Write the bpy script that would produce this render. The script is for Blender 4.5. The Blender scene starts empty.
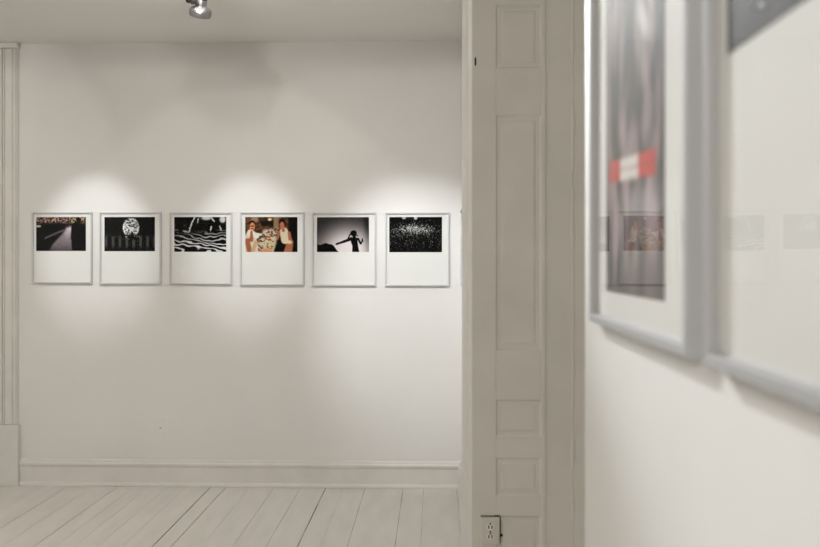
import bpy, bmesh, math, random
from mathutils import Vector, Matrix, noise
S = bpy.context.scene
C = S.collection
PI = math.pi

# ------------------------------------------------------------------ camera
F = 850.0                      # focal length in pixels of the 820 px wide picture
EYE = 1.5
YAW = math.atan(25 / F)
cy_, sy_ = math.cos(YAW), math.sin(YAW)
cam_d = bpy.data.cameras.new('camera'); cam = bpy.data.objects.new('camera', cam_d); C.objects.link(cam)
cam.location = (0, 0, EYE); cam.rotation_euler = (PI / 2, 0, YAW)
cam_d.sensor_width = 36; cam_d.lens = F / 820 * 36; cam_d.shift_y = -13.5 / 820
cam_d.clip_start = 0.02
cam_d.dof.use_dof = True; cam_d.dof.focus_distance = 5.4; cam_d.dof.aperture_fstop = 5.6
S.camera = cam

def on_y(px, py, y):           # point of the plane Y = y seen at a measured pixel of the photo
    u = (px - 410) / F; v = (260 - py) / F
    k = y / (sy_ * u + cy_)
    return ((cy_ * u - sy_) * k, EYE + v * k)
def on_x(px, py, x):           # same for the plane X = x
    u = (px - 410) / F; v = (260 - py) / F
    k = x / (cy_ * u - sy_)
    return ((sy_ * u + cy_) * k, EYE + v * k)

D = 5.6        # back wall
PY = 3.47      # panelled pier between the rooms
WX = 0.200     # near right wall
H = 2.945      # ceiling

# ------------------------------------------------------------------ materials
def lin(c):
    return tuple((v / 12.92 if v <= .04045 else ((v + .055) / 1.055) ** 2.4) for v in c)
def rgb(r, g, b): return lin((r / 255, g / 255, b / 255))
def new_mat(name):
    m = bpy.data.materials.new(name); m.use_nodes = True
    nt = m.node_tree; return m, nt, nt.nodes['Principled BSDF']
def simple(name, col, rough=.5, metal=0., spec=.5):
    m, nt, b = new_mat(name)
    b.inputs['Base Color'].default_value = (*col, 1); b.inputs['Roughness'].default_value = rough
    b.inputs['Metallic'].default_value = metal; b.inputs['Specular IOR Level'].default_value = spec
    return m
def painted(name, col, rough=.5, var=.05, scale=3., bump=.15, bscale=40., dist=.002, spec=.3, stretch=(1, 1, 1)):
    m, nt, b = new_mat(name); N = nt.nodes; L = nt.links
    tc = N.new('ShaderNodeNewGeometry')
    mp = N.new('ShaderNodeMapping'); mp.inputs['Scale'].default_value = stretch
    L.new(tc.outputs['Position'], mp.inputs['Vector'])
    n1 = N.new('ShaderNodeTexNoise'); n1.inputs['Scale'].default_value = scale; n1.inputs['Detail'].default_value = 4
    L.new(mp.outputs[0], n1.inputs['Vector'])
    cr = N.new('ShaderNodeValToRGB')
    cr.color_ramp.elements[0].position = .3; cr.color_ramp.elements[1].position = .7
    cr.color_ramp.elements[0].color = (*[c * (1 - var) for c in col], 1)
    cr.color_ramp.elements[1].color = (*[min(1, c * (1 + var * .5)) for c in col], 1)
    L.new(n1.outputs['Fac'], cr.inputs[0]); L.new(cr.outputs[0], b.inputs['Base Color'])
    n2 = N.new('ShaderNodeTexNoise'); n2.inputs['Scale'].default_value = bscale; n2.inputs['Detail'].default_value = 3
    L.new(mp.outputs[0], n2.inputs['Vector'])
    bp = N.new('ShaderNodeBump'); bp.inputs['Strength'].default_value = bump; bp.inputs['Distance'].default_value = dist
    L.new(n2.outputs['Fac'], bp.inputs['Height']); L.new(bp.outputs[0], b.inputs['Normal'])
    b.inputs['Roughness'].default_value = rough; b.inputs['Specular IOR Level'].default_value = spec
    return m
WALLC = (.80, .794, .78)
M_wall = painted('wall_paint', WALLC, .6, .035, 1.6, .35, 7., .006)
M_wall_near = painted('near_wall_paint', (.81, .814, .808), .6, .03, 3, .3, 25., .002)
M_far = painted('far_wall_dimmed', (.30, .29, .27), .7, .03, 1.2, .3, 5., .004)  # dimness put into the colour, so the picture glass mirrors a dark room end
M_ceil = painted('ceiling_paint', (.86, .84, .805), .7, .03, 1.2, .3, 5., .004)
M_trim = painted('trim_paint', (.76, .745, .715), .42, .05, 6, .35, 30., .0015, spec=.4)
M_pier = painted('pier_paint', (.76, .737, .68), .5, .06, 5, .4, 22., .0015)
M_base = painted('baseboard_paint', (.76, .74, .71), .4, .06, 5, .35, 22., .002, spec=.4)
M_floor = painted('floor_paint', (.75, .73, .69), .38, .07, 4, .4, 14., .002, spec=.45, stretch=(3, .6, 1))
M_alu = simple('satin_aluminium', (.63, .635, .64), .6, .1, .1)
M_alu2 = simple('grey_aluminium', (.44, .445, .455), .72, 0, .06)
M_mat = simple('white_mat_board', (.86, .86, .85), .75, 0, .2)
M_chrome = simple('brushed_chrome', (.36, .36, .37), .33, 1)
M_black = simple('black_plastic', (.006, .006, .007), .6, 0, .2)
M_dark = simple('dark_gap', (.02, .017, .014), .9, 0, .1)
M_hole = simple('dark_slot', (.03, .026, .02), .9, 0, .1)
M_plate = simple('painted_plate', (.70, .675, .61), .4)
M_ivory = simple('pale_plastic', (.82, .80, .74), .35)
M_shade = simple('cutout_shade', (.16, .14, .11), .8, 0, .1)  # cut-out line and the outlet box's shadow, as flat dark colour
M_metal = simple('old_dark_metal', (.06, .05, .04), .6, .5)

# seams: paint filled, dark only in worn stretches
M_seam, nt, b = new_mat('floor_seam'); N = nt.nodes; L = nt.links
g = N.new('ShaderNodeNewGeometry'); mp = N.new('ShaderNodeMapping'); mp.inputs['Scale'].default_value = (5, 1.6, 1)
L.new(g.outputs['Position'], mp.inputs['Vector'])
n1 = N.new('ShaderNodeTexNoise'); n1.inputs['Scale'].default_value = 1.8; n1.inputs['Detail'].default_value = 5
L.new(mp.outputs[0], n1.inputs['Vector'])
cr = N.new('ShaderNodeValToRGB'); cr.color_ramp.elements[0].position = .44; cr.color_ramp.elements[1].position = .56
cr.color_ramp.elements[0].color = (.42, .39, .34, 1); cr.color_ramp.elements[1].color = (.05, .042, .033, 1)
L.new(n1.outputs['Fac'], cr.inputs[0]); L.new(cr.outputs[0], b.inputs['Base Color']); b.inputs['Roughness'].default_value = .9

# picture glazing: clear, mirror-like at grazing angles
M_glass = bpy.data.materials.new('picture_glass'); M_glass.use_nodes = True
nt = M_glass.node_tree; N = nt.nodes; L = nt.links; N.clear()
out = N.new('ShaderNodeOutputMaterial'); mx = N.new('ShaderNodeMixShader'); tr = N.new('ShaderNodeBsdfTransparent')
gl = N.new('ShaderNodeBsdfGlossy'); gl.inputs['Roughness'].default_value = 0.02; fr = N.new('ShaderNodeFresnel'); gb = N.new('ShaderNodeNewGeometry')      # a thin pane reflects alike from both sides
ir = N.new('ShaderNodeMapRange'); ir.inputs['To Min'].default_value = 1.38; ir.inputs['To Max'].default_value = 1 / 1.38
L.new(gb.outputs['Backfacing'], ir.inputs['Value']); L.new(ir.outputs['Result'], fr.inputs['IOR'])
tr.inputs[0].default_value = (.97, .975, .97, 1)
L.new(fr.outputs[0], mx.inputs[0]); L.new(tr.outputs[0], mx.inputs[1]); L.new(gl.outputs[0], mx.inputs[2]); L.new(mx.outputs[0], out.inputs[0])

M_print, nt, b = new_mat('photographic_print')
at = nt.nodes.new('ShaderNodeAttribute'); at.attribute_name = 'Col'
nt.links.new(at.outputs['Color'], b.inputs['Base Color']); b.inputs['Roughness'].default_value = .6; b.inputs['Specular IOR Level'].default_value = .05

M_lamp, nt, b = new_mat('lamp_lens')
b.inputs['Base Color'].default_value = (.9, .88, .82, 1); b.inputs['Emission Color'].default_value = (1, .93, .82, 1); b.inputs['Emission Strength'].default_value = 12

# ------------------------------------------------------------------ helpers
def obj(name, bm, m, parent=None, smooth=False, bevel=0, recalc=True):
    me = bpy.data.meshes.new(name)
    if recalc: bmesh.ops.recalc_face_normals(bm, faces=bm.faces)
    bm.to_mesh(me); bm.free()
    me.materials.append(m)
    if smooth:
        for p in me.polygons: p.use_smooth = True
    o = bpy.data.objects.new(name, me); C.objects.link(o)
    if parent: o.parent = parent
    if bevel:
        md = o.modifiers.new('bevel', 'BEVEL'); md.width = bevel; md.segments = 2; md.limit_method = 'ANGLE'
    return o
def struct(name, bm, m, **k):
    o = obj(name, bm, m, **k); o['kind'] = 'structure'; return o
def tag(o, label, cat, group=None):
    o['label'] = label; o['category'] = cat
    if group: o['group'] = group
def empty(name, loc, rotz=0):
    o = bpy.data.objects.new(name, None); C.objects.link(o); o.location = loc; o.rotation_euler = (0, 0, rotz)
    o.empty_display_size = .05; return o
def box(bm, a, b_):
    x0, y0, z0 = a; x1, y1, z1 = b_
    v = [bm.verts.new(p) for p in ((x0, y0, z0), (x1, y0, z0), (x1, y1, z0), (x0, y1, z0), (x0, y0, z1), (x1, y0, z1), (x1, y1, z1), (x0, y1, z1))]
    for f in ((0, 3, 2, 1), (4, 5, 6, 7), (0, 1, 5, 4), (1, 2, 6, 5), (2, 3, 7, 6), (3, 0, 4, 7)):
        bm.faces.new([v[i] for i in f])
def B(*boxes):
    bm = bmesh.new()
    for a, b_ in boxes: box(bm, a, b_)
    return bm
def prism(pts, z0, z1):
    bm = bmesh.new()
    lo = [bm.verts.new((x, y, z0)) for x, y in pts]; hi = [bm.verts.new((x, y, z1)) for x, y in pts]
    n = len(pts); bm.faces.new(lo); bm.faces.new(hi)
    for i in range(n): bm.faces.new((lo[i], lo[(i + 1) % n], hi[(i + 1) % n], hi[i]))
    return bm
def sweep(profile, p0, p1, outv):
    """profile = [(out, z)] closed, swept from p0 to p1 (xy); outv = unit xy the profile stands out to"""
    bm = bmesh.new(); ends = []
    for p in (p0, p1):
        ends.append([bm.verts.new((p[0] + outv[0] * o, p[1] + outv[1] * o, z)) for o, z in profile])
    n = len(profile)
    for i in range(n): bm.faces.new((ends[0][i], ends[0][(i + 1) % n], ends[1][(i + 1) % n], ends[1][i]))
    bm.faces.new(ends[0]); bm.faces.new(ends[1])
    return bm
def lathe(bm, prof, mtx=None, seg=32):
    rings = []
    for r, z in prof:
        ring = []
        for i in range(seg):
            a = 2 * PI * i / seg; p = Vector((r * math.cos(a), r * math.sin(a), z))
            ring.append(bm.verts.new(mtx @ p if mtx else p))
        rings.append(ring)
    for a, b_ in zip(rings, rings[1:]):
        for i in range(seg): bm.faces.new((a[i], a[(i + 1) % seg], b_[(i + 1) % seg], b_[i]))
    bm.faces.new(rings[0]); bm.faces.new(rings[-1])
    return bm
def aim(p, d):          # matrix carrying +Z onto direction d at p
    return Matrix.Translation(p) @ Vector(d).normalized().to_track_quat('Z', 'Y').to_matrix().to_4x4()

# ------------------------------------------------------------------ room shell
XL, YF, XN = -4.6, -6.0, 1.3          # left wall, wall behind the camera, far side of the nook on the right
SX = 0.175                            # right side wall of the back room
struct('ceiling', B(((XL - .1, YF - .1, H), (XN + .1, D + .12, H + .1))), M_ceil)
struct('wall_back', B(((XL - .1, D, 0), (SX + .3, D + .12, H))), M_wall)
struct('wall_left', B(((XL - .1, YF, 0), (XL, D, H))), M_wall)
struct('wall_front', B(((XL - .1, YF - .1, 0), (XN + .1, YF, H))), M_far)
wend = on_x(585, 260, WX)[0]
struct('wall_right', B(((WX, YF, 0), (WX + .12, wend, H))), M_wall_near, bevel=.0008)
struct('wall_nook', B(((XN, wend - .3, 0), (XN + .1, PY + .02, H)), ((WX + .12, wend - .3, 0), (XN, wend - .2, H))), M_wall_near)
struct('wall_side', B(((SX, PY + .14, 0), (SX + .12, D, H))), M_wall)

# floor: wide painted boards running away from the camera, irregular widths
rnd = random.Random(5)
seams = [.42, .14, -.075, -.21, -.46, -.60, -.72, -.885, -1.06, -1.22, -1.38, -1.48, -1.64, -1.77, -1.89, -1.99, -2.10, -2.27, -2.43]
xx = -2.43
while xx > XL: xx -= rnd.uniform(.12, .22); seams.append(xx)
xx = .42; up = []
while xx < XN + .1: xx += rnd.uniform(.12, .2); up.append(xx)
seams = sorted(seams + up)
wide = {-.21: .003, -.46: .0032, -.72: .0062, -.885: .003, -1.38: .005, -1.48: .007, -1.06: .002, -2.10: .005, -2.43: .004, -1.64: .002, -1.89: .002}
bm = bmesh.new()
for a, b_ in zip(seams, seams[1:]):
    ga = wide.get(round(a, 3), .0013) / 2; gb = wide.get(round(b_, 3), .0013) / 2
    box(bm, (a + ga, YF, -.02), (b_ - gb, D, rnd.uniform(-.0008, 0)))
box(bm, (seams[0], YF, -.05), (seams[-1], D, -.02))
fl = struct('floor', bm, M_floor)
fl.data.materials.append(M_seam)
for p in fl.data.polygons[-6:]: p.material_index = 1
# paint and dust lying in the joints
fbm = B(((seams[0], YF, -.02), (seams[-1], D, -.0035)))
me = fl.data; bm = bmesh.new(); bm.from_mesh(me)
n0 = len(bm.faces); box(bm, (seams[0], YF, -.019), (seams[-1], D, -.0035)); bm.faces.ensure_lookup_table()
for f in bm.faces[n0:]: f.material_index = 1
bmesh.ops.recalc_face_normals(bm, faces=bm.faces); bm.to_mesh(me); bm.free(); fbm.free()

# baseboards
prof = [(0, 0), (.030, 0), (.030, .010), (.027, .019), (.018, .024), (.016, .026), (.016, .125), (.020, .130), (.024, .140), (.024, .150), (.016, .157), (.012, .170), (.006, .176), (0, .176)]
cx1 = on_y(21, 460, D)[0]
struct('baseboard_back', sweep(prof, (cx1, D), (SX, D), (0, -1)), M_base, bevel=.0015)
struct('baseboard_side', sweep(prof, (SX, PY + .3), (SX, D - .012), (-1, 0)), M_base)

# ------------------------------------------------------------------ left casing on the back wall + a closed door beside it
z_top = on_y(10, 49, D)[1]; z_pl = on_y(10, 424, D)[1]
x0 = on_y(1.5, 260, D)[0]; x1 = on_y(18.5, 260, D)[0]
bx = []
w = x1 - x0
bx.append(((x0, D - .013, z_pl), (x1, D, z_top)))
for a, c, d in ((0, .12, .026), (.16, .24, .021), (.30, .70, .020), (.82, .93, .023)):
    bx.append(((x0 + w * a, D - d, z_pl), (x0 + w * c, D, z_top - .001)))
struct('trim_1', B(*bx), M_trim, bevel=.003)
x2 = on_y(21, 460, D)[0]
struct('trim_2', B(((x0 - .004, D - .044, 0), (x2, D, z_pl))), M_trim, bevel=.003)
struct('trim_3', B(((x0 - 1.0, D - .05, z_top), (x1 + .012, D, z_top + .022)), ((x0 - 1.0, D - .04, z_top + .022), (x1 + .006, D, z_top + .035))), M_trim, bevel=.003)
dr = struct('door_1', B(((x0 - .85, D - .012, .01), (x0 - .002, D, z_top - .002)), ((x0 - .85, D - .02, .01), (x0 - .75, D, z_top - .002)), ((x0 - .10, D - .02, .01), (x0 - .002, D, z_top - .002)),
            ((x0 - .75, D - .02, .01), (x0 - .10, D, .25)), ((x0 - .75, D - .02, .95), (x0 - .10, D, 1.1)), ((x0 - .75, D - .02, z_top - .12), (x0 - .10, D, z_top - .002))), M_trim, bevel=.002)

# ------------------------------------------------------------------ panelled pier
def PX(px): return on_y(px, 260, PY)[0]
def PZ(px, py): return on_y(px, py, PY)[1]
xl, xa, xb, xm, xs, xr = PX(472), PX(496), PX(541), PX(545.5), PX(573), PX(600)
zs = [(PZ(518, 5), PZ(518, 68)), (PZ(518, 115), PZ(518, 350)), (PZ(518, 400), PZ(518, 437)), (PZ(518, 458), PZ(518, 496)), (PZ(518, 516), PZ(518, 592))]
bm = bmesh.new()
box(bm, (xl, PY + .014, 0), (xm, PY + .14, H))                      # backing
box(bm, (xl, PY, 0), (xa, PY + .014, H))                            # stile
box(bm, (xb, PY, 0), (xm, PY + .014, H))
edges = [H] + [v for z in zs for v in z] + [0]
for i in range(0, len(edges), 2):
    box(bm, (xa, PY, edges[i + 1]), (xb, PY + .014, edges[i]))      # rails
for zt, zb in zs:                                                  # raised field with sloping shoulders
    m = .020; s = .010
    o = [(xa + m, zb + m), (xb - m, zb + m), (xb - m, zt - m), (xa + m, zt - m)]
    q = [(xa + m + s, zb + m + s), (xb - m - s, zb + m + s), (xb - m - s, zt - m - s), (xa + m + s, zt - m - s)]
    e = [(xa, zb), (xb, zb), (xb, zt), (xa, zt)]
    ei = [(xa + .006, zb + .006), (xb - .006, zb + .006), (xb - .006, zt - .006), (xa + .006, zt - .006)]
    vo = [bm.verts.new((x, PY + .008, z)) for x, z in o]; vq = [bm.verts.new((x, PY + .004, z)) for x, z in q]
    ve = [bm.verts.new((x, PY + .003, z)) for x, z in e]; vi = [bm.verts.new((x, PY + .008, z)) for x, z in ei]
    for k in range(4):
        j = (k + 1) % 4
        bm.faces.new((vo[k], vo[j], vq[j], vq[k])); bm.faces.new((ve[k], ve[j], vi[j], vi[k])); bm.faces.new((vi[k], vi[j], vo[j], vo[k]))
    bm.faces.new(vq)
struct('trim_4', bm, M_pier, bevel=.0012)
# bead and flat casing right of the panels, rounded plaster seam, plaster beyond
bm = bmesh.new()
box(bm, (PX(541.5), PY - .004, 0), (xm, PY, H)); box(bm, (xm, PY + .003, 0), (xs, PY + .12, H))
struct('trim_5', bm, M_pier, bevel=.003)
struct('wall_pier', B(((xs, PY + .0045, 0), (XN + .1, PY + .12, H))), M_pier)
bm = bmesh.new(); rings = []                                        # lumpy caulk bead down the seam
for i in range(241):
    z = H * i / 240
    ox = .002 * noise.noise(Vector((z * 3, 1.3, 0))) + 0.002 * noise.noise(Vector((z * 14, 7.3, 0)))
    rr = max(.0012, .0045 + .006 * noise.noise(Vector((z * 9, 0, 4.)))) 
    rings.append([bm.verts.new((xs + ox + rr * 1.5 * math.cos(a), PY + .0046 - rr * .6 * math.sin(a), z)) for a in (0, PI / 4, PI / 2, 3 * PI / 4, PI)])
for a, b_ in zip(rings, rings[1:]):
    for k in range(4): bm.faces.new((a[k], a[k + 1], b_[k + 1], b_[k]))
struct('trim_6', bm, M_pier, smooth=True)
# casing on the reveal of the pier (narrow light strips) and the splayed plinth block under it
zp = on_y(470.5, 482, PY)[1]
def xat(px, y): return on_y(px, 260, y)[0]
y1, y2, y3 = PY + .05, PY + .11, PY + .14
struct('trim_7', prism([(xl + .002, PY + .002), (xat(470.6, PY + .01), PY + .01), (xat(468.0, PY + .03), PY + .03), (xat(467.6, PY + .03) + .006, PY + .034), (xat(467.2, y1) + .006, y1), (xat(466.6, y1), y1 + .004), (xat(464.6, y2), y2), (xat(464.3, y2) + .006, y2 + .004), (xat(463.6, y3), y3), (xat(462.2, y3 + .12), y3 + .12), (SX + .01, y3 + .13), (SX + .01, PY + .03)], zp, H), M_trim)
yk = PY + .23; xk = on_y(459, 469, yk)[0]
struct('trim_8', prism([(xl - .001, PY - .001), (xk + .006, yk), (SX + .01, yk + .08), (SX + .01, PY + .02)], 0, zp), M_trim, bevel=.003)
# opening header between the rooms (above the picture)
struct('trim_9', B(((XL, PY, 2.80), (xl, PY + .14, H))), M_trim)

# small dark fitting on the pier
hx, hz = on_y(475.3, 62, PY)
bm = bmesh.new()
lathe(bm, [(.0016, -.016), (.0022, -.014), (.0022, .004), (.0034, .006), (.0034, .012), (.001, .02)], Matrix.Translation((hx, PY - .003, hz)), 12)
box(bm, (hx - .003, PY - .002, hz - .012), (hx + .004, PY + .0005, hz + .010))
o = obj('hinge_pin', bm, M_metal); tag(o, 'tiny dark metal hinge remnant high on the panelled pier', 'hinge')

# ------------------------------------------------------------------ outlets
def plate_mesh(wd, ht, th): 
    return B(((-wd / 2, -th, -ht / 2), (wd / 2, 0, ht / 2)))
xo0, zo0 = on_y(481, 543.5, PY); xo1, zo1 = on_y(499, 516.5, PY)
ocx, ocz = (xo0 + xo1) / 2, (zo0 + zo1) / 2; ow, oh = xo1 - xo0, zo1 - zo0
t = empty('wall_outlet', (ocx, PY, ocz)); tag(t, 'painted electrical outlet with two sockets at the foot of the panelled pier', 'outlet')
obj('back_box', B(((-ow / 2 + .001, -.013, -oh / 2 + .002), (ow / 2 - .001, .0, oh / 2 - .002))), M_plate, t)
pl = obj('cover_plate', B(((-ow / 2, -.018, -oh / 2), (ow / 2, -.013, oh / 2))), M_plate, t, bevel=.002)
for sz in (.0195, -.0195):
    bm = lathe(bmesh.new(), [(.0165, 0), (.0165, .0025), (.0155, .0032)], aim((0, -.018, sz), (0, -1, 0)), 28)
    s = obj('socket', bm, M_ivory, t)
    for dx in (-.0063, .0063):
        obj('slot', B(((dx - .0022, -.0217, sz - .0075), (dx + .0022, -.0206, sz + .0055))), M_hole, s)
    obj('ground_hole', lathe(bmesh.new(), [(.0036, 0), (.0036, .0014)], aim((0, -.0206, sz + (.0125 if sz > 0 else .0115)), (0, -1, 0)), 12), M_hole, s)
obj('screw', lathe(bmesh.new(), [(.0035, 0), (.0035, .0015), (.002, .0025)], aim((0, -.018, 0), (0, -1, 0)), 14), M_metal, t)
# dark strips: ragged cut-out in the wood above, painted box shadow at right
obj('cutout_and_shadow', B(((-ow / 2 - .002, -.0012, oh / 2 - .001), (ow / 2 - .018, .0005, oh / 2 + .004)), ((ow / 2 - .018, -.0014, oh / 2 - .001), (ow / 2 + .003, .0005, oh / 2 + .006)),
                    ((ow / 2 + .004, -.0012, -oh / 2 + .004), (ow / 2 + .007, .0005, oh / 2 + .002))), M_shade, t)
hx2 = on_y(501.3, 535, PY)
obj('knockout_hole', lathe(bmesh.new(), [(.0055, 0), (.0055, .002)], aim((hx2[0] - ocx, -.0005, hx2[1] - ocz), (0, -1, 0)), 14), M_dark, t)

xo0, zo0 = on_y(155.5, 433.5, D); xo1, zo1 = on_y(168, 417, D)
t = empty('blank_wall_plate', ((xo0 + xo1) / 2, D, (zo0 + zo1) / 2)); tag(t, 'small painted-over plate low on the back wall above the baseboard', 'wall plate')
obj('cover_plate', plate_mesh(xo1 - xo0, zo1 - zo0, .004), M_wall, t, bevel=.0015)
obj('screw_hole', lathe(bmesh.new(), [(.0038, 0), (.0038, .001)], aim((-.008, -.004, -.018), (0, -1, 0)), 12), M_metal, t)

# ------------------------------------------------------------------ prints
def sm(a, b_, x):
    t_ = max(0, min(1, (x - a) / (b_ - a))); return t_ * t_ * (3 - 2 * t_)
def nz(u, v, s=1, k=0): return noise.noise(Vector((u * s, v * s, k * 3.17)))
def mixc(a, b_, t_): return tuple(a[i] + (b_[i] - a[i]) * t_ for i in range(3))
def seg_d(u, v, x0_, y0_, x1_, y1_):
    dx, dy = x1_ - x0_, y1_ - y0_; t_ = max(0, min(1, ((u - x0_) * dx + (v - y0_) * dy) / (dx * dx + dy * dy + 1e-9)))
    return math.hypot(u - x0_ - dx * t_, v - y0_ - dy * t_), t_
AS = 1.5          # prints are 3:2; shapes below are drawn in (x*1.5, y)
def limb(u, v, pts, col, base, soft=.012):
    for (a, b_, r0, c, d, r1) in pts:
        dd, t_ = seg_d(u * AS, v, a * AS, b_, c * AS, d); r = r0 + (r1 - r0) * t_
        base = mixc(col, base, sm(r - soft, r + soft, dd))
    return base
def ell(u, v, cx, cy, rx, ry, rot=0, soft=.12):
    x, y = (u - cx) * AS, v - cy; c, s = math.cos(rot), math.sin(rot)
    x, y = x * c + y * s, -x * s + y * c
    return 1 - sm(1 - soft, 1 + soft, math.hypot(x / (rx * AS), y / ry))

def pic_street(u, v):
    c = (.03, .026, .03)
    if v < .24:                                           # lights along the top
        k = sm(-.12, .2, nz(u, v * .8, 30, 1)) * (1 - sm(.14, .24, v))
        hue = nz(u, v, 6, 5)
        c = mixc(c, (.86, .68 + .2 * hue, .62 - .1 * hue), k * .85)
    lf = .30 + .27 * (1 - sm(.25, 1.0, v)); lf -= .0; rt = .73 + .02 * nz(0, v, 8)
    path = sm(lf - .03, lf + .06, u + .10 * (v - .5)) * (1 - sm(rt - .03, rt + .01, u)) * sm(.2, .34, v)
    br = .50 + .36 * (1 - sm(.25, .8, v)) * sm(.45, .68, u) + .06 * nz(u, v, 14)
    c = mixc(c, (br, br * .92, br * .97), path * (1 - .35 * sm(.75, 1, v)))
    dd, _ = seg_d(u * AS, v, .18 * AS, .62, .56 * AS, .38)
    c = mixc((.36, .34, .35), c, sm(.015, .04, dd))
    c = mixc(c, (.78, .74, .66), ell(u, v, .045, .27, .055, .035, 0, .4))
    c = limb(u, v, [(.85, .10, .05, .84, .30, .09), (.79, .30, .12, .80, .75, .13), (.75, .3, .05, .725, .62, .045), (.80, .75, .12, .80, 1.0, .09)], (.045, .042, .048), c, .03)
    c = limb(u, v, [(.64, .16, .012, .64, .30, .016)], (.05, .05, .06), c)
    return c
def pic_window(u, v):
    c = (.045 + .02 * nz(u, v, 5),) * 3
    c = mixc(c, (.34, .34, .34), .8 * sm(.5, .6, v) * sm(.55, .8, .5 + .5 * math.sin(u * 46)) * (1 - sm(.8, 1, v)))
    dd, _ = seg_d(u * AS, v, 0, .50, .42 * AS, .66); c = mixc((.16, .16, .16), c, sm(.008, .022, dd))
    k = ell(u, v, .525, .31, .165, .29, 0, .07)
    lat = .86 - .55 * sm(.25, .6, abs(nz(u, v, 19, 2)) * 2) - .3 * (1 - sm(.0, .35, abs(math.sin(math.hypot(u - .52, v - .35) * 30))))
    lat = max(.2, lat + .25 * ell(u, v, .42, .3, .05, .14, 0, .5))
    c = mixc(c, (lat, lat, lat), k * (1 - sm(.46, .6, v + .08 * nz(u, v, 16))))
    k2 = sm(.5, .6, v) * (1 - sm(.6, .68, v)) * ell(u, v, .54, .55, .15, .12, 0, .3)
    c = mixc(c, (.75,) * 3, k2 * sm(.05, .3, nz(u, v, 22)))
    c = limb(u, v, [(.55, .47, .03, .56, .6, .05), (.49, .58, .05, .60, .62, .05)], (.03,) * 3, c)
    c = mixc(c, (.2,) * 3, .6 * ell(u, v, .95, .64, .02, .04, 0, .5))
    return c
def pic_waves(u, v):
    w = v * 15 - u * 2.2 + 1.8 * nz(u * .7, v, 3.2, 1) + 1.1 * nz(u * .8, v, 9, 2) - 1.3 * math.sin(u * 2.4)
    st = .5 + .5 * math.sin(w * 3.9)
    lo = sm(.55, .85, st + .25 * nz(u, v * 3, 10, 5))
    g = .03 + .85 * lo * (.55 + .45 * sm(.4, .8, v))
    up = 1 - sm(.36, .50, v + .12 * (u - .5))
    g2 = .035
    for a, b_, c, d, r in ((.39, .02, .33, .20, .022), (.33, .20, .28, .44, .02), (.46, .05, .45, .16, .014), (.71, .28, .69, .48, .02), (.87, .26, .92, .44, .016), (.92, .44, .88, .58, .018), (.72, .02, .76, .12, .02)):
        dd, _ = seg_d((u + .018 * nz(u, v, 20)) * AS, v, a * AS, b_, c * AS, d); g2 = max(g2, .85 * (1 - sm(r - .012, r + .014, dd)))
    g2 = max(g2, .8 * ell(u, v, .62, .03, .10, .06, 0, .5), .8 * ell(u, v, .93, .07, .06, .10, 0, .4), .75 * ell(u, v, .22, .42, .06, .03, .3, .5))
    g2 = max(g2, .38 * sm(.1, .4, nz(u, v * 2, 12, 9)) * (1 - sm(.3, .42, u)) * sm(.15, .3, v))
    g = g * (1 - up) + g2 * up
    return (g, g, g)
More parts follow.
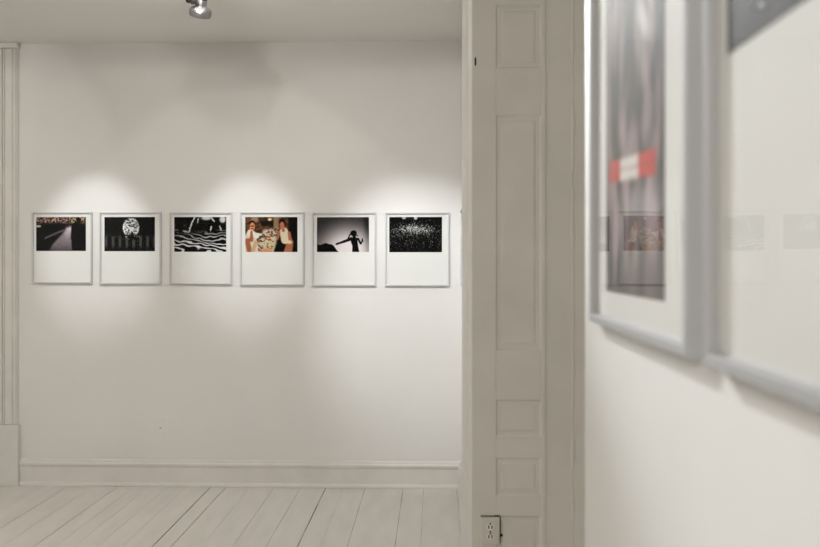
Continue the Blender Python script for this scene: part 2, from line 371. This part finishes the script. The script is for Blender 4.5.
def pic_party(u, v):
    n = nz(u, v, 11)
    c = mixc((.24, .15, .10), (.42, .30, .20), sm(-.3, .4, n))
    c = mixc(c, (.60, .50, .38), sm(.05, .15, u) * (1 - sm(.22, .27, u)) * (1 - sm(.1, .2, v)))
    c = mixc(c, (.10, .08, .07), sm(.28, .32, u) * (1 - sm(.52, .56, u)) * (1 - sm(.22, .3, v)) * sm(.08, .12, v))
    c = mixc(c, (.98, .85, .62), ell(u, v, .47, .07, .035, .04, 0, .4))
    c = mixc(c, (.55, .46, .36), sm(.53, .56, u) * (1 - sm(.62, .66, u)) * (1 - sm(.3, .36, v)))
    c = mixc(c, (.045, .035, .035), sm(.80, .86, u) * (1 - .0 * v))
    # crowd of glasses and food down the table
    tb = sm(-.04, .04, (u - (.16 + .30 * (1 - v)))) * (1 - sm(-.03, .03, u - (.50 + .20 * (1 - v)))) * sm(.28, .4, v)
    k = nz(u, v, 24, 3)
    c = mixc(c, mixc((.80, .76, .68), (.30, .27, .24), sm(-.02, .22, k)), tb)
    tb2 = sm(-.03, .03, (u - (.30 + .24 * (1 - v)))) * (1 - sm(-.02, .02, u - (.56 + .12 * (1 - v)))) * sm(.52, .62, v)
    c = mixc(c, (.82, .78, .64), tb2 * .85)
    c = mixc(c, (.62, .30, .18), sm(.2, .35, nz(u, v, 20, 8)) * tb)
    c = limb(u, v, [(.36, .98, .07, .46, .96, .05)], (.86, .58, .42), c)
    # left sitter
    c = limb(u, v, [(.10, .60, .17, .12, 1.0, .20)], (.87, .82, .73), c, .02)
    c = limb(u, v, [(.10, .45, .10, .22, .55, .07), (.22, .5, .05, .30, .50, .03)], (.92, .90, .84), c, .02)
    c = limb(u, v, [(.12, .42, .03, .12, .66, .05), (.04, .68, .07, .08, .96, .07), (.08, .66, .05, .13, .6, .04)], (.66, .38, .28), c, .02)
    c = limb(u, v, [(.20, .72, .05, .15, .95, .06)], (.78, .68, .52), c, .02)
    c = mixc(c, (.10, .06, .05), ell(u, v, .135, .20, .062, .10)); c = mixc(c, (.86, .56, .40), ell(u, v, .135, .27, .052, .115))
    c = mixc(c, (.25, .12, .09), .8 * ell(u, v, .135, .26, .045, .018, 0, .4)); c = mixc(c, (.5, .16, .12), .8 * ell(u, v, .137, .33, .025, .015, 0, .4))
    # right sitter
    c = limb(u, v, [(.70, .66, .10, .66, .98, .16)], (.05, .05, .05), c, .02)
    c = limb(u, v, [(.74, .42, .12, .76, .66, .11)], (.86, .80, .70), c, .02)
    c = limb(u, v, [(.65, .42, .035, .62, .62, .03), (.84, .45, .04, .87, .70, .05), (.87, .72, .08, .82, .98, .12), (.72, .33, .04, .73, .38, .05)], (.68, .42, .30), c, .02)
    c = limb(u, v, [(.78, .70, .05, .86, .72, .05)], (.88, .80, .70), c, .02)
    c = mixc(c, (.09, .05, .04), ell(u, v, .71, .15, .058, .10)); c = mixc(c, (.74, .42, .30), ell(u, v, .705, .23, .042, .095))
    return c
def pic_dancer(u, v):
    d = math.hypot((u - .58) * 1.3, (v - 1.05))
    g = .93 - .72 * sm(.25, 1.15, d) ; g -= .22 * sm(.85, 1.0, u) * (1 - .5 * v); g = max(.12, g + .02 * nz(u, v, 30))
    c = (g, g * .955, g * .965)
    hill = .77 + .05 * nz(u, 0, 9) if u < .25 else .77 + .05 * nz(u, 0, 9) + .23 * ((u - .25) / .17) ** 1.6 if u < .45 else 2
    c = mixc(c, (.012,) * 3, sm(hill - .012, hill + .012, v))
    k = (.01, .008, .01)
    c = limb(u, v, [(.675, .635, .042, .765, .63, .036), (.715, .68, .095, .735, .82, .08), (.735, .82, .08, .745, 1.02, .105),       # trunk
                    (.66, .62, .045, .52, .70, .034), (.52, .70, .034, .39, .765, .024), (.39, .765, .032, .365, .775, .016),   # straight arm
                    (.665, .62, .02, .605, .60, .02), (.605, .60, .02, .635, .50, .016), (.635, .50, .016, .67, .44, .016),          # raised elbow
                    (.79, .62, .03, .84, .76, .024), (.84, .76, .024, .875, .68, .02), (.875, .68, .024, .87, .62, .016),       # right arm
                    (.71, .52, .04, .72, .60, .05)], k, c)
    c = mixc(c, k, ell(u, v, .705, .46, .062, .085, 0, .08)); c = limb(u, v, [(.68, .50, .016, .785, .53, .012)], k, c)
    return c
def pic_sparkle(u, v):
    c = (.018,) * 3
    dens = math.exp(-((v - .33 - .06 * abs(u - .48)) / .12) ** 2 - ((u - .5) / .30) ** 2) + .13 * math.exp(-((v - .6) / .3) ** 2)
    rr = random.Random(int(u * 100) * 977 + int(v * 66) * 13)
    p_ = dens * .62 + .012
    g = (rr.uniform(.35, 1) if rr.random() < p_ else .10 * dens) * min(1, .45 + dens)
    g = max(g, .8 * ell(u, v, .28, .02, .04, .04, 0, .3), .85 * ell(u, v, .5, .02, .035, .06, 0, .3))
    return (c[0] + g * .92, c[1] + g * .93, c[2] + g * .92)
def pic_bark(u, v):                 # close portrait print: v from top, blurred foliage and a red-white-red band
    n = nz(u * 3.2, v * 1.6, 2.2, 1); n2 = nz(u * 7, v * 5, 1.6, 6)
    c = mixc((.16, .135, .12), (.64, .56, .57), sm(-.35, .35, n + .5 * n2))
    c = mixc(c, (.27, .33, .22), .8 * sm(.0, .4, nz(u * 2.3, v * 1.2, 2, 9)) * (1 - sm(.6, .75, u)) * (1 - sm(.62, .7, v)))
    c = mixc(c, (.66, .60, .63), .6 * sm(.05, .5, nz(u * 2.5, v * 3.2, 2, 12)) * sm(.4, .6, u))
    c = mixc(c, (.86, .86, .88), ell(u, v, .78, .155, .09, .05, .4, .5)); c = mixc(c, (.88, .87, .89), .8 * ell(u, v, .70, .33, .10, .035, .3, .6))
    c = mixc(c, (.22, .20, .19), .75 * sm(.90, .96, u + .03 * nz(0, v, 6)) * (1 - .5 * sm(.6, .8, v)))
    c = mixc(c, (.33, .30, .29), .6 * (1 - sm(.03, .08, u)))
    c = mixc(c, (.28, .25, .24), .6 * sm(.86, .96, v)) ; c = mixc(c, (.80, .77, .79), .5 * ell(u, v, .6, .80, .28, .07, 0, .6))
    return c
def band_pic(u, v):
    bt, bb = BAND_T + .032 * u - .008, BAND_B + .032 * u - .008
    c = pic_bark(u, v)
    k = sm(bt - .006, bt + .006, v) * (1 - sm(bb - .006, bb + .006, v)) * sm(.05, .09, u) * (1 - sm(.86, .90, u))
    red = mixc((.84, .22, .16), (.78, .18, .13), sm(-.3, .3, nz(u, v, 8)))
    fold = 1 - sm(.0, .008, abs(v - (bt + bb) / 2))
    bc = mixc(red, (.93, .91, .90), sm(.28, .31, u) * (1 - sm(.60, .63, u)))
    return mixc(c, mixc(bc, (.55, .3, .28), .35 * fold), k)
def pic_dusk(u, v):
    g = .13 + .02 * nz(u * 2, v * 2, 2, 3)
    c = (g * 1.02, g * .97, g * .88)
    c = mixc(c, (g * .86, g * .93, g * .84), sm(.9, .3, v) if False else (1 - sm(.55, .95, v)))
    c = mixc(c, (.14, .115, .10), .8 * sm(.72, 1.0, v))
    return c

def print_mesh(fn, w_, h_, nx, ny):
    me_ = bpy.data.meshes.new('print')
    vs = []; cols = []
    for j in range(ny + 1):
        for i in range(nx + 1):
            u, v = i / nx, j / ny
            vs.append(((u - .5) * w_, 0, (.5 - v) * h_)); r = fn(u, v)
            cols += [*lin(tuple(max(0, min(1, q)) for q in r)), 1]
    fs = [(j * (nx + 1) + i, j * (nx + 1) + i + 1, (j + 1) * (nx + 1) + i + 1, (j + 1) * (nx + 1) + i) for j in range(ny) for i in range(nx)]
    fs = [tuple(reversed(f)) for f in fs]
    me_.from_pydata(vs, [], fs)
    ca = me_.color_attributes.new('Col', 'FLOAT_COLOR', 'POINT'); ca.data.foreach_set('color', cols)
    me_.materials.append(M_print); me_.update()
    return me_

# ------------------------------------------------------------------ picture frames
# local: centre of the frame's back at the origin, front towards -Y
DEP, MW, GR = .0122, .0095, .0075
def ring_mesh(w_, h_, prof_):
    bm = bmesh.new(); loops = []
    for sx, sz in ((-1, -1), (1, -1), (1, 1), (-1, 1)):
        loops.append([bm.verts.new((sx * (w_ / 2 - ins), -dep, sz * (h_ / 2 - ins))) for ins, dep in prof_])
    n = len(prof_)
    for k in range(4):
        a, b_ = loops[k], loops[(k + 1) % 4]
        for i in range(n): bm.faces.new((a[i], a[(i + 1) % n], b_[(i + 1) % n], b_[i]))
    return bm
FW, FH = .400, .476
PROF = [(0, 0), (0, DEP - .0008), (.0008, DEP), (MW - .0008, DEP), (MW, DEP - .0008), (MW, 0)]
def make_frame(name):
    r = empty(name, (0, 0, 0))
    obj('moulding', ring_mesh(FW, FH, PROF), M_alu, r)
    obj('mat_board', B(((-FW / 2 + MW * .9, -(DEP - GR - .0006), -FH / 2 + MW * .9), (FW / 2 - MW * .9, -.0004, FH / 2 - MW * .9))), M_mat, r)
    bm = bmesh.new(); iw, ih = FW / 2 - MW * .95, FH / 2 - MW * .95
    gn = 12; gv = []
    for j in range(gn + 1):
        for i in range(gn + 1):
            u, v = i / gn * 2 - 1, j / gn * 2 - 1
            gv.append(bm.verts.new((u * iw, -(DEP - GR) - .0006 - .0006 * (1 - u * u) * (1 - v * v), v * ih)))
    for j in range(gn):
        for i in range(gn):
            k = j * (gn + 1) + i; bm.faces.new((gv[k], gv[k + 1], gv[k + gn + 2], gv[k + gn + 1]))
    g_ = obj('glass', bm, M_glass, r, smooth=True, recalc=False)
    return r
def copy_tree(o):
    c = o.copy(); C.objects.link(c)
    for ch in list(o.children):
        k = ch.copy(); C.objects.link(k); k.parent = c
    return c
proto = make_frame('picture_frame'); used = False
def frame_at(loc, rz, label, group, fn, pw, ph, pcx, pcz, nx, ny):
    global used
    r = copy_tree_base() if used else proto
    used = True
    r.location = loc; r.rotation_euler = (0, 0, rz); r.scale = (1, 1, 1); tag(r, label, 'picture frame', group)
    p = bpy.data.objects.new('print', print_mesh(fn, pw, ph, nx, ny)); C.objects.link(p); p.parent = r
    p.location = (pcx, -(DEP - GR - .0006) - .0003, pcz)
    return r
def copy_tree_base():
    c = proto.copy(); C.objects.link(c)
    for ch in proto.children:
        if ch.name.split('.')[0] == 'print': continue
        k = ch.copy(); C.objects.link(k); k.parent = c
    return c
G1 = 'framed prints in a row on the back wall'
rows = [
    (32, 92, 212.0, 283.2, 36.3, 86.0, 217.0, 251.0, pic_street, 'thin silver frame, dark print of a pale street path, nearest the left door casing'),
    (99.5, 161, 212.0, 284.0, 104.5, 155, 217.0, 251.2, pic_window, 'thin silver frame, black print with a bright round window in its middle'),
    (169.5, 232, 212.3, 284.3, 174.3, 226.3, 217.0, 251.8, pic_waves, 'thin silver frame, black and white print of rippling light streaks'),
    (240, 304, 212.0, 285.2, 245.3, 297.5, 217.0, 252.0, pic_party, 'thin silver frame, the colour print of two people sitting at a crowded table'),
    (312, 376, 212.4, 285.8, 317, 369, 217.2, 252.0, pic_dancer, 'thin silver frame, print of a black silhouette with outstretched arm against grey sky'),
    (385, 449.3, 212.3, 286.0, 389.3, 442, 217.0, 252.2, pic_sparkle, 'thin silver frame, black print speckled with tiny white lights, nearest the panelled pier'),
]
for (a, b_, t0, t1, pa, pb, pt, pbm, fn, lab) in rows:
    X0, Z0 = on_y(a, t1, D - DEP); X1, Z1 = on_y(b_, t0, D - DEP); cxx, czz = (X0 + X1) / 2, (on_y((a + b_) / 2, t0, D - DEP)[1] + on_y((a + b_) / 2, t1, D - DEP)[1]) / 2
    A0 = on_y(pa, pbm, D - .006); A1 = on_y(pb, pt, D - .006)
    kx = (X1 - X0) / FW; kz = (on_y((a + b_) / 2, t0, D - DEP)[1] - on_y((a + b_) / 2, t1, D - DEP)[1]) / FH
    q = frame_at((cxx, D - .0005, czz), 0, lab, G1, fn, (A1[0] - A0[0]) / kx, (A1[1] - A0[1]) / kz, ((A0[0] + A1[0]) / 2 - cxx) / kx, ((A0[1] + A1[1]) / 2 - czz) / kz, 150, 100)
    q.scale = (kx, 1.6, kz)
# frame hanging on the side wall, seen edge-on
frame_at((SX - .0005, 5.28, on_y(400, 247.5, 5.28)[1]), -PI / 2, 'silver frame seen edge-on beside the pier, sliver at the right end of the row', None,
         pic_sparkle, .345, .23, 0, .09, 60, 40)
# two frames on the near wall
FR = WX - DEP
zb = EYE - .0740; zc = zb + FH / 2
LEAN = .008
yf1 = on_x(589.5, 260, FR)[0]
PL = WX - (DEP - GR) 
y_a, y_b = on_x(606.5, 260, PL)[0], on_x(665, 260, PL)[0]; z_b = EYE - .181 * PL; z_t = zb + FH - .05
ph_ = z_t - z_b
BAND_T = (z_t - (EYE + .101 * PL / .19 * 1.03)) / ph_; BAND_B = (z_t - (EYE + .079 * PL / .19 * 1.03)) / ph_
yc1 = yf1 - FW / 2
FR1 = frame_at((WX - .0005, yc1, zc), -PI / 2, 'blurred silver frame on the near wall, grey bark print with red and white band', 'framed prints on the near right wall',
         band_pic, y_a - y_b, ph_, yc1 - (y_a + y_b) / 2, (z_t + z_b) / 2 - zc, 60, 110)
g1_ = [c for c in FR1.children if c.name.startswith('glass')][0]     # this pane bows and leans a little more than the others
g1_.data = g1_.data.copy()
for v_ in g1_.data.vertices:
    uu = v_.co.x / (FW / 2)
    v_.co.y += -.0006 * (1 - uu * uu) + LEAN * v_.co.x
yf2 = on_x(703.5, 260, FR)[0]; yc2 = yf2 - FW / 2
y_a = on_x(728, 260, PL)[0]; z_b = EYE + .70 * PL; z_t = zb + FH - .03; pw_ = .345
frame_at((WX - .0005, yc2, zc), -PI / 2, 'blurred silver frame cut by the right photo edge, dark print above wide white border', 'framed prints on the near right wall',
         pic_dusk, pw_, z_t - z_b, yc2 - (y_a - pw_ / 2), (z_t + z_b) / 2 - zc, 30, 20)

for q in [o for o in C.objects if o.get('group') == 'framed prints on the near right wall']:      # these two mouldings are a darker grey metal
    for ch in q.children:
        if ch.name.startswith('moulding'):
            ch.data = ch.data.copy(); ch.data.materials[0] = M_alu2

# ------------------------------------------------------------------ track and lamps
def light(name, kind, loc, energy, col=(1, .93, .84), target=None, **k):
    l = bpy.data.lights.new(name, kind); l.energy = energy; l.color = col
    for a, b_ in k.items(): setattr(l, a, b_)
    o = bpy.data.objects.new(name, l); C.objects.link(o); o.location = loc
    if target: o.rotation_euler = (Vector(target) - Vector(loc)).to_track_quat('-Z', 'Y').to_euler()
    return o
def spot_fixture(pivot, d, label, track_z=H - .035):
    """track lamp; pivot = joint of the head, d = direction it shines"""
    r = empty('track_spotlight', pivot); tag(r, label, 'track light', 'silver spotlights on the ceiling tracks')
    top = track_z - pivot[2]
    obj('adapter', B(((-.02, -.045, top - .028), (.02, .045, top))), M_black, r, bevel=.003)
    obj('stem', lathe(bmesh.new(), [(.008, -.004), (.008, top - .026)], None, 14), M_black, r)
    bm = lathe(bmesh.new(), [(.014, -.024), (.019, -.02), (.019, .02), (.014, .024)], aim((0, 0, 0), (1, 0, 0)), 20)
    obj('joint', bm, M_black, r, smooth=False, bevel=.002)
    d = Vector(d).normalized(); m = aim((0, 0, 0), d)
    # bell: narrow neck, shoulder, flared ring
    hp = [(.010, -.012), (.024, -.008), (.028, .0), (.028, .046), (.031, .050), (.044, .056), (.052, .064), (.055, .074), (.055, .090), (.052, .100), (.046, .102), (.044, .092), (.02, .088)]
    h = obj('lamp_head', lathe(bmesh.new(), hp, m, 40), M_chrome, r, smooth=True)
    h.modifiers.new('e', 'EDGE_SPLIT').split_angle = .6
    obj('lens', lathe(bmesh.new(), [(.001, .089), (.040, .0895), (.042, .093), (.001, .0955)], m, 28), M_lamp, h)
    bm = lathe(bmesh.new(), [(.0275, .000), (.0305, .002), (.0305, .014), (.0275, .016)], m, 30)
    obj('cooling_collar', bm, M_black, h)
    obj('side_arm', B(((-.054, -.008, -.040), (-.018, .008, -.022)), ((-.030, -.010, -.050), (-.012, .010, .010)), ((-.030, -.008, .000), (.004, .008, .012))), M_black, r, bevel=.002)
    obj('tilt_knob', lathe(bmesh.new(), [(.010, -.012), (.017, -.007), (.018, .0), (.015, .010), (.006, .014)], aim((-.064, -.01, -.020), (-1, -.4, 0)), 18), M_black, r, smooth=True)
    return Vector(pivot) + d * .105
tr_ = obj('lighting_track', B(((-4.2, 4.14, H - .035), (-.9, 4.176, H - .0005))), M_mat); tag(tr_, 'white ceiling track above the top edge of the photo, holding the silver spotlight', 'track')
tr_2 = obj('lighting_track', B(((-4.2, 3.78, H - .035), (-.2, 3.816, H - .0005))), M_mat); tag(tr_2, 'white ceiling track nearer the opening, above the photo', 'track')

COOL = (.955, .98, 1); WARM = (1, .94, .862); MILD = (1, .955, .89)
hx_, hz_ = on_y(199.5, 5, 4.158)
p = spot_fixture((hx_ + .012, 4.158, hz_ + .045), (-.22, .45, -.86), 'silver and black track spotlight hanging from the ceiling at the top of the photo')
SPOT = 55
def wall_washer(p, x, z, e, size, blend, spill, ssize, name, sblend=.12):
    light('spot_' + name, 'SPOT', p, e, COOL, (x, D, z), spot_size=math.radians(size), spot_blend=blend, shadow_soft_size=.03)
    if spill: light('spill_' + name, 'SPOT', p, spill, MILD, (x, D, p[2] - .78 * (D - p[1])), spot_size=math.radians(ssize), spot_blend=sblend, shadow_soft_size=.06)
wall_washer(p, on_y(249, 300, D)[0], 1.62, SPOT, 31, .75, 9, 74, 'middle')
p2 = spot_fixture((-2.27, 4.158, 2.80), (-.02, .75, -1), 'silver track spotlight left of the visible one, above the photo frame')
wall_washer(p2, on_y(97, 300, D)[0], 1.62, SPOT, 31, .75, 1.5, 110, 'left', .9)
p3 = spot_fixture((-.45, 3.798, 2.84), (.1, .9, -1), 'silver track spotlight nearest the panelled pier, above the photo frame')
wall_washer(p3, -.10, 1.25, SPOT * 2.1, 42, .8, 9, 100, 'right', .8)
p5 = spot_fixture((-3.3, 4.158, 2.80), (0, .94, -.34), 'silver track spotlight farthest left, well outside the photo')
light('spill_far_left', 'SPOT', p5, 11, MILD, (-3.3, 5.6, p5[2] - .36 * (5.6 - p5[1])), spot_size=math.radians(82), spot_blend=.12, shadow_soft_size=.06)
p4 = spot_fixture((-1.135, 3.798, 2.78), (.5, -1, -.25), 'silver track spotlight directly in front of the visible one, aimed at the near wall')
light('spot_near_wall_soft', 'SPOT', p4, 90, COOL, (.2, .62, 1.66), spot_size=math.radians(20), spot_blend=.9, shadow_soft_size=.02)
p6 = spot_fixture((-.74, 3.798, 2.84), (.3, -1, -.35), 'silver track spotlight between two others on the nearer track, aimed at the near wall')
light('spot_near_wall', 'SPOT', p6, 450, COOL, (.2, .62, 1.66), spot_size=math.radians(20), spot_blend=.9, shadow_soft_size=.012)
light('stray_light', 'POINT', (-1.13, 3.90, 2.745), 9.5, MILD, None, shadow_soft_size=.014)
light('fill_light_front', 'AREA', (-1.4, -2.5, 2.80), 58, WARM, (-.2, 3.4, 1.3), shape='RECTANGLE', size=1.8, size_y=.3)  # added fill without a fixture, lifts the pier and front room
light('fill_light_back', 'AREA', (-3.0, 3.0, 2.92), 28, WARM, (-3.0, 3.0, 0), shape='RECTANGLE', size=1.6, size_y=1.0)  # unseen soft fill, added for warm ambient in the back room

wd = bpy.data.worlds.new('world'); S.world = wd; wd.use_nodes = True
wd.node_tree.nodes['Background'].inputs[0].default_value = (.9, .87, .82, 1); wd.node_tree.nodes['Background'].inputs[1].default_value = .2

S.view_settings.view_transform = 'Standard'; S.view_settings.look = 'None'; S.view_settings.gamma = 1; S.view_settings.use_curve_mapping = False
S.view_settings.exposure = 0
